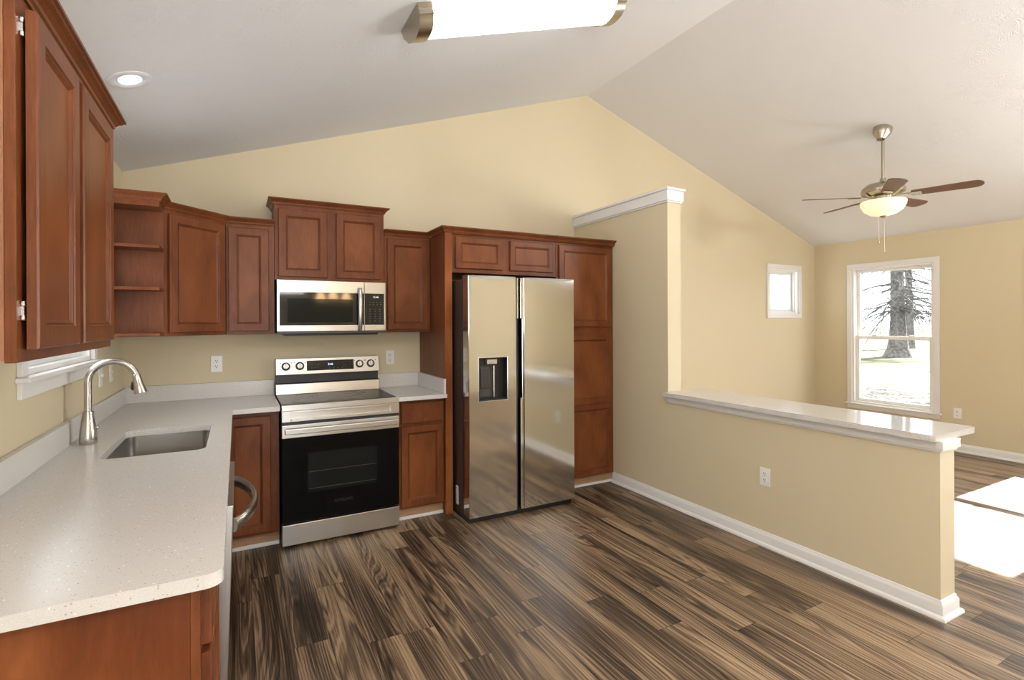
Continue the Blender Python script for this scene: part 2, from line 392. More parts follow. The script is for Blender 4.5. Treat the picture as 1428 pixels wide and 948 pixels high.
bm = bmesh.new(); box(bm, -TH, W + TH, YF - TH, TH, -0.1, 0); tag(link('floor', bm, 'plank_floor'), kind='structure')
bm = wall_holes('wall_left', 'x', 0, YF, 0, 0, ZL, [WIN_S], -1); tag(link('wall_left', bm, 'wall_paint'), kind='structure')
bm = wall_holes('wall_right', 'x', W, YF, 0, 0, ZL, WIN_R, 1); tag(link('wall_right', bm, 'wall_paint'), kind='structure')
def gable(bm, y0, y1):
    prism(bm, [(0, ZL), (W, ZL), (RX, RZ)], 'y', y0, y1)
bm = wall_holes('wall_back', 'y', 0, -TH, W + TH, 0, ZL, [WIN_B], 1); gable(bm, 0, TH); tag(link('wall_back', bm, 'wall_paint'), kind='structure')
bm = wall_holes('wall_front', 'y', YF, -TH, W + TH, 0, ZL, [PATIO], -1); gable(bm, YF - TH, YF); tag(link('wall_front', bm, 'wall_paint'), kind='structure')
bm = bmesh.new()
e = 0.25
prism(bm, [(-e, ZL - SL * e), (RX, RZ), (W + e, ZL - SL * e), (W + e, ZL - SL * e + .12), (RX, RZ + .13), (-e, ZL - SL * e + .12)], 'y', YF - TH, TH + .02)
tag(link('ceiling', bm, 'stomped_ceiling'), kind='structure')

# partition: tall stub and low wall carrying the bar
HX0, HX1, HY1, HY2 = 3.6765, 3.819, -1.27, -3.05
BZ = 0.893
bm = bmesh.new(); prism(bm, [(0, 0), (HY2, 0), (HY2, BZ - .03), (HY1, BZ - .03), (HY1, 2.42), (0, 2.42)], 'x', HX0, HX1)
tag(link('wall_half', bm, 'wall_paint'), 'cream half wall dividing the kitchen from the living room', kind='structure')
# white cap on the tall stub
bm = bmesh.new()
box(bm, HX0 - .018, HX1 + .018, HY1 - .018, 0, 2.405, 2.487, bev=.002)
box(bm, HX0 - .010, HX1 + .010, HY1 - .010, 0, 2.392, 2.405, bev=.002)
box(bm, HX0 - .030, HX1 + .030, HY1 - .030, 0, 2.487, 2.507, bev=.004)
tag(link('trim_1', bm, 'trim_white'), 'white cap moulding along the top of the tall half wall', kind='structure')
# white fascia under the bar
bm = bmesh.new()
box(bm, HX0 - .020, HX1 + .020, HY2 - .020, HY1 + .0, BZ - .075, BZ - .031, bev=.002)
box(bm, HX0 - .010, HX1 + .010, HY2 - .010, HY1 + .0, BZ - .087, BZ - .075, bev=.002)
tag(link('trim_2', bm, 'trim_white'), 'white fascia moulding under the bar top', kind='structure')
BASE = [(0, 0), (.030, 0), (.030, .006), (.027, .014), (.020, .019), (.014, .021), (.014, .064), (.011, .072), (.006, .078), (.005, .086), (0, .090)]
def baseboard(name, path, label):
    bm = bmesh.new(); sweep(bm, path, BASE); tag(link(name, bm, 'trim_white', smooth=True), label, kind='structure')
baseboard('baseboard_half', [(HX0, -0.595), (HX0, HY2), (HX1, HY2), (HX1, 0)], 'white baseboard around the half wall')
# (path direction: the room must lie to the right of travel)
bm = bmesh.new(); sweep(bm, [(W, 0), (W, YF)], BASE); tag(link('baseboard_right', bm, 'trim_white', smooth=True), kind='structure')
bm = bmesh.new(); sweep(bm, [(HX1 + .03, 0), (W - .03, 0)], BASE); tag(link('baseboard_back', bm, 'trim_white', smooth=True), kind='structure')

# ------------------------------------------------------------------ windows (local: x along the wall, +y to the outside, z from the opening's base)
def pane_frame(bm, x0, x1, z0, z1, y0, y1, w, bev=.003):
    box(bm, x0, x0 + w, y0, y1, z0, z1, bev=bev); box(bm, x1 - w, x1, y0, y1, z0, z1, bev=bev)
    box(bm, x0 + w, x1 - w, y0, y1, z0, z0 + w, bev=bev); box(bm, x0 + w, x1 - w, y0, y1, z1 - w, z1, bev=bev)
def casing(root, w, h, cw, stool=True, apron=0.06, name='window_casing'):
    bm = bmesh.new()
    for a, b in ((-cw, .0), (w, w + cw)): box(bm, a, b, -.018, 0, 0 if stool else -cw, h, bev=.003)
    box(bm, -cw, w + cw, -.018, 0, h, h + cw, bev=.003)
    if not stool: box(bm, 0, w, -.018, 0, -cw, 0, bev=.003)
    link(name, bm, 'trim_white', root)
    if stool:
        bm = bmesh.new(); box(bm, -cw - .018, w + cw + .018, -.042, 0.0, -.020, 0, bev=.005); box(bm, 0, w, 0, .05, -.02, 0)
        link('window_stool', bm, 'trim_white', root)
        bm = bmesh.new(); box(bm, -cw, w + cw, -.016, 0, -.020 - apron, -.020, bev=.003); link('window_apron', bm, 'trim_white', root)
def jamb(root, w, h, y1=TH):
    bm = bmesh.new(); t = .022
    box(bm, 0, t, 0, y1, 0, h); box(bm, w - t, w, 0, y1, 0, h); box(bm, t, w - t, 0, y1, 0, t); box(bm, t, w - t, 0, y1, h - t, h)
    link('window_frame', bm, 'window_white', root)
def double_hung(name, loc, rz, w, h, label, locks=True, cw=.056, apron=0.05):
    root = thing(name, label, 'window', loc, rz, kind='structure')
    casing(root, w, h, cw, True, apron); jamb(root, w, h)
    t = .022; mid = h * .487
    bm = bmesh.new(); pane_frame(bm, t, w - t, mid - .02, h - t, .072, .098, .036); s = link('window_sash', bm, 'window_white', root)
    bm = B((t + .036, w - t - .036, .083, .087, mid + .016, h - t - .036)); link('window_pane', bm, 'window_glass', s)
    bm = bmesh.new(); pane_frame(bm, t, w - t, t, mid + .022, .042, .070, .042); s = link('window_sash', bm, 'window_white', root)
    bm = B((t + .042, w - t - .042, .054, .058, t + .042, mid - .02)); link('window_pane', bm, 'window_glass', s)
    if locks:
        for fx in (.27, .73):
            bm = B((w * fx - .03, w * fx + .03, .045, .066, mid + .022, mid + .036), bev=.004); link('sash_lock', bm, 'window_white', root)
    return root
w_r = .885; h_r = 1.72
LBL_W = ['white double hung window looking out to the big tree trunk', 'white double hung window whose sun falls on the floor', 'added unseen white double hung window nearest the front of the room']
for i, (ya, yb, za, zb) in enumerate(WIN_R):
    double_hung('window_%d' % (i + 3), (W, yb, za), -PI / 2, yb - ya, zb - za, LBL_W[i])
double_hung('window_1', (0, WIN_S[0], WIN_S[2]), PI / 2, WIN_S[1] - WIN_S[0], WIN_S[3] - WIN_S[2], 'white window above the sink, mostly hidden by the wall cabinet', cw=.06, apron=.058)
# little slider in the back wall
w, h = WIN_B[1] - WIN_B[0], WIN_B[3] - WIN_B[2]
root = thing('window_2', 'small square white window on the back wall beside the corner', 'window', (WIN_B[0], 0, WIN_B[2]), 0, kind='structure')
casing(root, w, h, .055, False); jamb(root, w, h)
bm = bmesh.new(); pane_frame(bm, .022, w - .022, .022, h - .022, .070, .104, .046); s_ = link('window_sash', bm, 'window_white', root)
link('window_pane', B((.068, w - .068, .085, .089, .068, h - .068)), 'window_glass', s_)
bm = bmesh.new(); pane_frame(bm, .022, w - .022, .022, h - .022, .040, .056, .016); link('window_stop', bm, 'window_white', root)

# made-up sliding patio door behind the photographer, an opening for the fill lamp
root = thing('door_1', 'added white sliding patio door in the wall behind the camera, for fill light', 'door', (PATIO[0], YF, PATIO[2]), 0, kind='structure')
pw, ph = PATIO[1] - PATIO[0], PATIO[3] - PATIO[2]
bm = bmesh.new(); pane_frame(bm, 0, pw, 0, ph, -TH, 0, .05); link('door_frame', bm, 'window_white', root)
for k in range(2):
    xa = .05 + k * (pw / 2 - .08); xb = xa + pw / 2 - .02; y0 = -.09 + .03 * k
    bm = bmesh.new(); pane_frame(bm, xa, xb, .05, ph - .05, y0, y0 + .03, .07); s = link('door_panel', bm, 'window_white', root)
    link('window_pane', B((xa + .07, xb - .07, y0 + .013, y0 + .017, .12, ph - .12)), 'window_glass', s)

# ------------------------------------------------------------------ cabinets (local: x along the run, front towards -y, back at y=0)
CROWN = [(-.012, 0), (.004, 0), (.006, .006), (.011, .010), (.013, .018), (.022, .028), (.031, .034), (.033, .038), (.040, .040), (.040, .048), (-.012, .048)]
def door_bm(w, h, t=.020, stile=.052, flat=False, mtx=None):
    """frame-and-panel door: x 0..w, z 0..h, back y=0, front y=-t"""
    bm = bmesh.new()
    e_ = .004
    def ring(i, y): return [bm.verts.new((x, y, z)) for x, z in ((i, i), (w - i, i), (w - i, h - i), (i, h - i))]
    if flat: steps = [(0, 0), (0, -t + e_), (e_, -t)]
    else: steps = [(0, 0), (0, -t + e_), (e_, -t), (stile - .004, -t), (stile, -t + .0035), (stile + .0035, -t + .0035), (stile + .012, -t + .0105)]
    rs = [ring(*s) for s in steps]
    bm.faces.new(rs[0][::-1])
    for a, b in zip(rs, rs[1:]):
        for k in range(4):
            q = bm.faces.new((a[k], a[(k + 1) % 4], b[(k + 1) % 4], b[k]))
            if not flat and b is rs[5]: q.material_index = 2
    f = bm.faces.new(rs[-1]); f.material_index = 0 if flat else 1
    if mtx is not None: bmesh.ops.transform(bm, matrix=mtx, verts=bm.verts)
    return bm
def add_door(root, x0, x1, z0, z1, yback, name='door', flat=False, stile=.052, t=.020):
    return link(name, door_bm(x1 - x0, z1 - z0, t, stile, flat, Matrix.Translation((x0, yback, z0))), ['cherry_wood', 'cherry_panel', 'cherry_glaze'], root)
def carcass(root, w, d, z0, z1, mat='cherry_wood'):
    """box body with a face frame outline"""
    bm = bmesh.new(); box(bm, 0, w, -d + .019, -.001, z0, z1); box(bm, 0, w, -d, -d + .019, z0, z1, bev=.0015)
    return link('carcass', bm, mat, root)
def crown(root, path, z):
    bm = bmesh.new(); sweep(bm, path, CROWN, z); return link('crown_molding', bm, 'cherry_wood', root)
UZ0, UZ1, UD = 1.372, 2.134, .285
CR = UZ1 - .012

# left wall, near pair of doors
root = thing('wall_cabinet', 'tall two-door cherry wall cabinet on the left, nearest the camera', 'cabinet', (0, -2.872, 0), PI / 2)
bm = bmesh.new(); box(bm, 0, .877, -.262, -.001, UZ0 + .0, UZ1); link('carcass', bm, 'cherry_lit_end', root)
link('face_frame', B((0, .877, -.281, -.262, UZ0 - .004, UZ1), bev=.0015), 'cherry_wood', root)
for xa, xb in ((.026, .352), (.396, .775)):
    d_ = add_door(root, xa, xb, UZ0 + .022, UZ1 - .03, -.2895)
for hz in (2.045, 1.455):
    bm = bmesh.new(); box(bm, .020, .034, -.2880, -.281, hz, hz + .011, bev=.002); box(bm, .020, .034, -.2880, -.281, hz + .029, hz + .040, bev=.002); box(bm, .024, .034, -.286, -.281, hz + .003, hz + .037)
    link('hinge', bm, 'hinge_metal', root)
crown(root, [(-.0, 0), (-.0, -.283), (.877, -.283), (.877, 0)], UZ1 - .002)

# open end shelf beside the sink window
root = thing('open_shelf_cabinet', 'open cherry end shelf with two shelves in the left corner', 'shelf', (0, 0, 0))
ZB0, ZB1 = UZ0 + .006, UZ1
link('back_panel', B((.012, .293, -.626, -.612, ZB0, ZB1)), 'cherry_wood', root)
link('side_panel', B((.001, .012, -.80, -.612, ZB0, ZB1)), 'cherry_wood', root)
link('top_panel', B((.012, .293, -.80, -.626, ZB1 - .03, ZB1), bev=.001), 'cherry_wood', root)
for z in (1.636, 1.872): link('shelf', B((.012, .293, -.795, -.626, z, z + .018), bev=.0015), 'cherry_wood', root)
link('bottom_panel', B((.012, .293, -.80, -.626, ZB0, ZB0 + .018), bev=.0015), 'cherry_wood', root)
crown(root, [(0.0, -.80), (.293, -.80), (.293, -.632)], CR + .006)

# diagonal corner cabinet
root = thing('corner_wall_cabinet', 'diagonal corner cherry wall cabinet with one tall door', 'cabinet', (0, 0, 0))
bm = bmesh.new(); prism(bm, [(.001, -.001), (.001, -.61), (.290, -.61), (.608, -.292), (.608, -.001)], 'z', UZ0, UZ1); link('carcass', bm, 'cherry_wood', root)
dl = math.hypot(.318, .318)
mt = Matrix.Translation((.290, -.61, UZ0 + .022)) @ Matrix.Rotation(PI / 4, 4, 'Z') @ Matrix.Translation((.030, -.001, 0))
link('door', door_bm(dl - .052, UZ1 - UZ0 - .05, mtx=mt), ['cherry_wood', 'cherry_panel', 'cherry_glaze'], root)
crown(root, [(.290, -.622), (.2905, -.61), (.608, -.292), (.618, -.292)][1:3], CR + .002)

# narrow wall cabinet left of the microwave
def wall_cab(name, label, x0, w, z0, z1, doors, crown_path=None, cz=None, d=UD):
    root = thing(name, label, 'cabinet', (x0, 0, 0))
    carcass(root, w, d, z0, z1)
    for xa, xb in doors: add_door(root, xa, xb, z0 + .022, z1 - .03, -d)
    if crown_path: crown(root, crown_path, cz)
    return root
wall_cab('wall_cabinet', 'narrow one-door cherry wall cabinet left of the microwave', .610, .297, UZ0, UZ1, [(.014, .262)], [(0, -UD), (.297, -UD)], CR + .002)
wall_cab('wall_cabinet', 'raised two-door cherry cabinet above the microwave', .909, .772, 1.757, 2.290, [(.024, .352), (.416, .746)], [(0, -.002), (0, -UD), (.772, -UD), (.772, -.002)], 2.284)
wall_cab('wall_cabinet', 'one-door cherry wall cabinet between the microwave and the refrigerator surround', 1.683, .372, UZ0, UZ1, [(.022, .350)], [(0, -UD), (.372, -UD)], CR + .002)

# refrigerator surround
TD = .60
root = thing('refrigerator_surround', 'full height cherry side board left of the refrigerator', 'panel', (2.058, 0, 0))
link('side_panel', B((0, .019, -TD, -.001, 0, UZ1)), 'cherry_wood', root)
link('front_stile', B((0, .056, -TD - .020, -TD, 0, UZ1), bev=.002), 'cherry_side', root)
crown(root, [(0, -UD - .045), (0, -TD - .02), (.056, -TD - .02)], CR + .002)
root = thing('refrigerator_cabinet', 'short two-door cherry cabinet above the refrigerator', 'cabinet', (2.116, 0, 0))
carcass(root, .942, TD, 1.83, UZ1)
for xa, xb in ((.030, .432), (.500, .912)): add_door(root, xa, xb, 1.862, UZ1 - .03, -TD, stile=.046)
crown(root, [(0, -TD - .02), (.942, -TD - .02)], CR + .002)
root = thing('pantry_cabinet', 'tall cherry pantry cabinet between the refrigerator and the half wall', 'cabinet', (3.060, 0, 0))
carcass(root, .612, TD, .088, UZ1)
add_door(root, .026, .586, 1.405, UZ1 - .03, -TD)
# lower door with a mid rail
bm = door_bm(.56, .625, mtx=Matrix.Translation((.026, -TD, .100)))
lo = link('door', bm, ['cherry_wood', 'cherry_panel', 'cherry_glaze'], root)
bm = door_bm(.56, .615, mtx=Matrix.Translation((.026, -TD, .725)))
link('door', bm, ['cherry_wood', 'cherry_panel', 'cherry_glaze'], root)
crown(root, [(0, -TD - .02), (.612, -TD - .02), (.612, -.30)][:2], CR + .002)
link('toe_kick', B((0, .612, -.566, -.54, 0, .088)), 'raw_toe_wood', root)
link('shoe_molding', B((0, .612, -.582, -.566, 0, .022), bev=.004), 'trim_white', root)

# base cabinets
def base(name, label, x0, w, d=.59, kick=.555):
    root = thing(name, label, 'cabinet', (x0, 0, 0))
    carcass(root, w, d, .088, .882)
    link('toe_kick', B((0, w, -kick, -kick + .03, 0, .088)), 'raw_toe_wood', root)
    link('shoe_molding', B((0, w, -kick - .016, -kick, 0, .024), bev=.004), 'trim_white', root)
    return root
root = base('base_cabinet', 'cherry corner base cabinet with one door left of the range', .602, .312)
add_door(root, -.0, .262, .108, .852, -.592)
root = base('base_cabinet', 'cherry base cabinet with drawer and door right of the range', 1.692, .363)
add_door(root, .028, .350, .100, .690, -.59)
add_door(root, .028, .350, .712, .862, -.59, name='drawer', flat=True)
# left run: local x -> world +y
root = thing('base_cabinet', 'cherry base cabinet at the near end of the counter', 'cabinet', (0, -2.978, 0), PI / 2)
bm = bmesh.new(); box(bm, .0, .56, -.585, -.001, .088, .882); link('carcass', bm, 'cherry_base_side', root)
link('face_frame', B((0, .56, -.604, -.585, .088, .882), bev=.002), 'cherry_wood', root)
add_door(root, .022, .538, .745, .866, -.604, name='drawer', flat=True)
add_door(root, .030, .538, .112, .722, -.604)
link('toe_kick', B((.0, .56, -.55, -.52, 0, .088)), 'cherry_side', root)
root = thing('sink_base_cabinet', 'cherry base cabinet under the sink, hidden below the counter', 'cabinet', (0, -1.795, 0), PI / 2)
bm = bmesh.new()
box(bm, 0, .018, -.585, -.001, .088, .882); box(bm, 1.147, 1.165, -.585, -.001, .088, .882); box(bm, .018, 1.147, -.585, -.001, .088, .106)
box(bm, .018, 1.147, -.02, -.001, .106, .882); link('carcass', bm, 'cherry_side', root)
bm = bmesh.new(); box(bm, 0, 1.165, -.604, -.585, .70, .882); box(bm, 0, 1.165, -.604, -.585, .088, .125)
for a in (0, .43, .86, 1.125): box(bm, a, a + .04, -.604, -.585, .125, .70)
link('face_frame', bm, 'cherry_wood', root)
for xa, xb in ((.02, .435), (.455, .87)): add_door(root, xa, xb, .11, .72, -.604)
link('toe_kick', B((0, 1.165, -.55, -.52, 0, .088)), 'cherry_side', root)

# ------------------------------------------------------------------ countertops
CT0, CT1 = .884, .914
SK = (.190, .555, -1.725, -1.105)     # sink cut-out x0,x1,y0,y1
def rrect(x0, x1, y0, y1, r, n=6):
    pts = []
    for cx, cy, a0 in ((x1 - r, y1 - r, 0), (x0 + r, y1 - r, PI / 2), (x0 + r, y0 + r, PI), (x1 - r, y0 + r, 1.5 * PI)):
        for i in range(n + 1): a = a0 + i * PI / 2 / n; pts.append((cx + r * math.cos(a), cy + r * math.sin(a)))
    return pts
def slab_with_hole(outer, hole, z0, z1):
    """flat slab with one hole, filled with triangles"""
    bm = bmesh.new(); rings = []
    for z in (z0, z1):
        es = []
        for loop in (outer, hole):
            vs = [bm.verts.new((x, y, z)) for x, y in loop]
            es += [bm.edges.new((vs[i], vs[(i + 1) % len(vs)])) for i in range(len(vs))]
            rings.append(vs)
        bmesh.ops.triangle_fill(bm, edges=es, use_beauty=True, use_dissolve=False)
    for a, b in ((rings[0], rings[2]), (rings[1], rings[3])):
        for i in range(len(a)):
            j = (i + 1) % len(a); bm.faces.new((a[i], a[j], b[j], b[i]))
    return bm
rc = .035
corner = [(.648 - rc + rc * math.sin(a), -3.0 + rc - rc * math.cos(a)) for a in [i * PI / 2 / 6 for i in range(7)]]
outer = [(0.002, -0.002), (0.002, -3.0)] + corner + [(.648, -.660), (.916, -.660), (.916, -.002)]
root = thing('countertop', 'long L-shaped white speckled quartz countertop along the left wall', 'countertop', (0, 0, 0))
bm = slab_with_hole(outer, rrect(*SK, .045), CT0, CT1)
link('counter_slab', bm, 'white_quartz', root)
GB = 'white quartz backsplashes'
def splash(bx, bev, label):
    tag(link('backsplash', B(bx, bev=bev), 'white_quartz'), label, 'backsplash', GB)
splash((.002, .027, -3.0, -1.372, CT1, 1.018), .002, 'thick white quartz backsplash on the left wall, from the faucet towards the camera')
splash((.002, .018, -1.370, -.021, CT1, 1.018), .001, 'thin white quartz backsplash on the left wall, from the faucet to the corner')
splash((.002, .916, -.020, -.002, CT1, 1.024), .0015, 'white quartz backsplash on the back wall left of the range')
root = thing('countertop', 'short white quartz countertop between the range and the refrigerator panel', 'countertop', (1.690, 0, 0))
link('counter_slab', B((0, .366, -.660, -.002, CT0, CT1), bev=.003), 'white_quartz', root)
splash((1.690, 2.035, -.020, -.002, CT1, 1.024), .0015, 'short white quartz backsplash on the back wall right of the range')
splash((2.036, 2.056, -.635, -.002, CT1, 1.024), .0015, 'white quartz side splash against the refrigerator side panel')
# bar top
bx0, bx1, by0, by1 = 3.6165, 4.055, -3.052, -1.272
bm = bmesh.new()
def arc(cx, cy, r, a0, n=5): return [(cx + r * math.cos(a0 + i * PI / 2 / n), cy + r * math.sin(a0 + i * PI / 2 / n)) for i in range(n + 1)]
poly = [(HX0, by1 + .002)] + [(bx0, by1 + .002)] + arc(bx0 + .02, by0 + .02, .02, PI) + arc(bx1 - .02, by0 + .02, .02, 1.5 * PI) + [(bx1, by1 + .002)]
prism(bm, poly, 'z', BZ - .030, BZ)
o = link('bar_countertop', bm, 'polished_quartz'); tag(o, 'glossy white quartz bar top lying on the half wall', 'bar top')

# ------------------------------------------------------------------ sink and faucet
def bowl_bm(x0, x1, y0, y1, ztop, depth):
    bm = bmesh.new()
    loops = [(rrect(x0 - .012, x1 + .012, y0 - .012, y1 + .012, .05), ztop), (rrect(x0 - .002, x1 + .002, y0 - .002, y1 + .002, .046), ztop), (rrect(x0 + .004, x1 - .004, y0 + .004, y1 - .004, .046), ztop - depth + .03),
             (rrect(x0 + .012, x1 - .012, y0 + .012, y1 - .012, .042), ztop - depth + .008), (rrect(x0 + .035, x1 - .035, y0 + .035, y1 - .035, .03), ztop - depth)]
    rs = [[bm.verts.new((x, y, z)) for x, y in lp] for lp, z in loops]
    for a, b in zip(rs, rs[1:]):
        for i in range(len(a)): j = (i + 1) % len(a); bm.faces.new((a[i], a[j], b[j], b[i]))
    bm.faces.new(rs[-1])
    return bm
root = thing('kitchen_sink', 'undermount stainless steel sink set into the white counter', 'sink', ((SK[0] + SK[1]) / 2, (SK[2] + SK[3]) / 2, CT0))
hx, hy = (SK[1] - SK[0]) / 2, (SK[3] - SK[2]) / 2
link('basin', bowl_bm(-hx, hx, -hy, hy, -.001, .215), 'sink_steel', root, smooth=True)
bm = bmesh.new(); lathe(bm, [(0.0, -.213), (.018, -.213), (.034, -.209), (.044, -.209), (.047, -.2145)], 24); link('drain', bm, 'chrome', root, smooth=True)
FX, FY = .089, -1.36
root = thing('kitchen_faucet', 'brushed nickel gooseneck pull-down faucet behind the sink', 'faucet', (FX, FY, CT1))
bm = bmesh.new(); lathe(bm, [(.031, 0), (.033, .004), (.033, .03), (.031, .055), (.025, .10), (.0205, .128), (.021, .136), (.0205, .144), (.015, .146)], 32); link('body', bm, 'brushed_nickel', root, smooth=True)
pts = [(0, 0, .144), (0, 0, .20), (0, 0, .275)]
R = .089
for i in range(1, 15):
    a = PI - i * (PI * .90) / 14; pts.append((R + R * math.cos(a), 0, .275 + R * math.sin(a)))
bm = bmesh.new(); tube(bm, pts, .0142, 20); link('spout', bm, 'brushed_nickel', root, smooth=True)
px, _, pz = pts[-1]
d = Vector((.2, 0, -.98)).normalized()
p0 = Vector((px, 0, pz)); bm = bmesh.new()
tube(bm, [p0, p0 + d * .004, p0 + d * .012, p0 + d * .05, p0 + d * .084, p0 + d * .090], [.0145, .0165, .0165, .020, .0265, .0255], 24); h_ = link('spray_head', bm, 'brushed_nickel', root, smooth=True)
bm = bmesh.new(); c = p0 + d * .045; tube(bm, [c + Vector((-.014, 0, .012)), c + Vector((-.021, 0, .006)), c + Vector((-.024, 0, -.02)), c + Vector((-.020, 0, -.03))], [.004, .006, .006, .004], 10); link('spray_button', bm, 'black_plastic', h_, smooth=True)
bm = bmesh.new(); tube(bm, [(.018, 0, .070), (.034, 0, .071), (.0365, 0, .071)], [.009, .009, .007], 14); link('lever_handle', bm, 'brushed_nickel', root, smooth=True)

# ------------------------------------------------------------------ range
SX0, SW, SF = .923, .7585, -.69
root = thing('electric_range', 'stainless electric range with black glass oven door', 'stove', (SX0, 0, 0))
link('body', B((.002, SW - .002, -.64, -.03, .035, .902), bev=.002), 'black_plastic', root)
bm = bmesh.new(); box(bm, 0, SW, -.672, -.112, .900, .918, bev=.004); ck = link('cooktop', bm, 'cooktop_glass', root)
link('cooktop_rim', B((0, SW, -.690, -.668, .906, .9195), bev=.001), 'range_steel', root)
for cx, cy, rr in ((.20, -.50, .115), (.55, -.50, .095), (.20, -.24, .075), (.55, -.24, .075)):
    bm = bmesh.new(); tube(bm, [(cx + rr * math.cos(a), cy + rr * math.sin(a), .918) for a in [2 * PI * i / 40 for i in range(41)]], .0012, 6, cap=False); link('burner_ring', bm, 'grey_mark', ck)
# front fascia with a long shallow pocket
bm = bmesh.new(); box(bm, 0, SW, SF, -.64, .882, .908, bev=.003); box(bm, 0, SW, SF + .003, -.64, .878, .882)
box(bm, 0, .055, SF, -.64, .812, .878, bev=.002); box(bm, SW - .055, SW, SF, -.64, .812, .878, bev=.002)
box(bm, .055, SW - .055, SF, -.64, .868, .878, bev=.001); box(bm, .055, SW - .055, SF, -.64, .812, .829, bev=.002); box(bm, .05, SW - .05, SF + .030, -.64, .826, .872)
link('control_fascia', bm, 'range_steel', root)
link('vent_gap', B((.01, SW - .01, -.655, -.64, .785, .815)), 'black_plastic', root)
dr = link('oven_door', B((0, SW, SF + .004, -.64, .165, .716), bev=.003), 'oven_black', root)
link('door_band', B((0, SW, SF, -.64, .708, .792), bev=.003), 'range_steel', dr)
bm = bmesh.new(); box(bm, .016, SW - .016, SF - .034, SF - .020, .735, .772, bev=.005)
for xa in (.02, SW - .055): box(bm, xa, xa + .035, SF - .024, SF, .742, .765, bev=.002)
link('handle', bm, 'range_steel', dr)
link('oven_window', B((.155, SW - .155, SF + .0025, SF + .0045, .345, .60)), 'oven_window_glass', dr)
for z in (.365, .475):
    link('oven_rack', B((.16, SW - .16, SF + .0018, SF + .0030, z, z + .004)), 'dim_mark', dr)
text_mesh('badge', 'SAMSUNG', .026, 'dim_mark', dr, (SW / 2, SF + .0035, .262), FRONT)
link('storage_drawer', B((0, SW, SF, -.60, .020, .152), bev=.003), 'range_steel', root)
link('kick_plate', B((.02, SW - .02, -.60, -.05, .0, .035)), 'black_plastic', root)
# backguard
bm = bmesh.new(); prism(bm, [(-.03, .905), (-.118, .905), (-.112, .995), (-.075, 1.000), (-.075, 1.060), (-.118, 1.064), (-.096, 1.178), (-.03, 1.178)], 'x', .0, SW); bgd = link('backguard', bm, 'black_plastic', root)
bm = bmesh.new(); prism(bm, [(-.1185, .920), (-.1205, .920), (-.1145, .992), (-.1125, .992)], 'x', .003, SW - .003); link('lower_panel', bm, 'range_steel', bgd)
bm = bmesh.new(); prism(bm, [(-.1165, 1.066), (-.1215, 1.066), (-.0995, 1.180), (-.0945, 1.180)], 'x', .003, SW - .003); cp = link('control_panel', bm, 'range_steel', bgd)
tilt = math.atan2(.022, .114)
TB = Matrix.Translation((0, -.1215, 1.066)) @ Matrix.Rotation(-tilt, 4, 'X')         # local: x along, z up the panel, -y out
bm = bmesh.new(); box(bm, .215, .560, -.002, .001, .022, .098, mtx=TB); dp = link('display', bm, 'black_glass', bgd)
o = text_mesh('clock_digits', '2:46', .022, 'led_blue', bgd, TB @ Vector((.385, -.0028, .066)), (PI / 2 - tilt, 0, 0), label='glowing blue clock digits')
def mark(name, mat, par, x0, x1, y0, y1, z0, z1, mtx=None):
    bm = bmesh.new(); box(bm, x0, x1, y0, y1, z0, z1, mtx=mtx); link(name, bm, mat, par)
for k in range(3):
    for r_ in range(2): mark('display_mark', 'grey_mark', bgd, .245 + k * .025, .253 + k * .025, -.0026, -.0018, .040 + r_ * .03, .044 + r_ * .03, TB)
for k in range(6): mark('display_mark', 'grey_mark', bgd, .345 + k * .03, .353 + k * .03, -.0026, -.0018, .034, .037, TB)
for k in range(3):
    for r_ in range(3): mark('display_mark', 'grey_mark', bgd, .475 + k * .025, .479 + k * .025, -.0026, -.0018, .036 + r_ * .02, .040 + r_ * .02, TB)
for kx in (.070, .166, .605, .692):
    M0 = TB @ Matrix.Translation((kx, 0, .060)) @ Matrix.Rotation(PI / 2, 4, 'X')
    bm = bmesh.new(); lathe(bm, [(.031, 0), (.031, .003), (.0295, .004), (0, .004)], 32, M0); kb = link('knob_ring', bm, 'black_plastic', bgd, smooth=True)
    bm = bmesh.new(); lathe(bm, [(.0195, .003), (.0195, .016), (.0175, .019), (0, .020)], 28, M0); box(bm, -.0055, .0055, -.021, .021, .016, .034, bev=.003, mtx=M0)
    link('knob', bm, 'range_steel', bgd, smooth=True)
for kx in (.070, .166, .605, .692):
    for dx in (-.038, .038): mark('knob_mark', 'slot_dark', bgd, kx + dx - .004, kx + dx + .004, -.0012, .001, .083, .090, TB)

# ------------------------------------------------------------------ microwave
root = thing('microwave', 'over-the-range stainless microwave mounted under the raised cabinet', 'microwave', (.921, 0, 1.372))
mw, mh, mf = .759, .381, -.335
link('body', B((.003, mw - .003, -.30, -.002, .006, mh), bev=.002), 'charcoal_plastic', root)
sp = mw * .789
bm = bmesh.new(); pane = (.016, sp - .004 - .055 + .05)
def frame_xz(bm, x0, x1, z0, z1, ix0, ix1, iz0, iz1, y0, y1):
    box(bm, x0, ix0, y0, y1, z0, z1, bev=.001); box(bm, ix1, x1, y0, y1, z0, z1, bev=.001)
    box(bm, ix0, ix1, y0, y1, z0, iz0, bev=.001); box(bm, ix0, ix1, y0, y1, iz1, z1, bev=.001)
frame_xz(bm, 0, sp - .001, .018, mh, .016, sp - .002, .060, .297, mf, -.30); dm = link('door', bm, 'range_steel', root)
link('door_glass', B((.016, sp - .002, mf + .002, mf + .012, .060, .297)), 'black_glass', dm)
link('door_window', B((.066, sp - .085, mf + .0012, mf + .003, .082, .250)), 'oven_window_glass', dm)
pts = []
for i in range(17):
    t = i / 16; pts.append((sp - .036, mf - .012 - .034 * math.sin(PI * t) ** .7, .022 + t * .310))
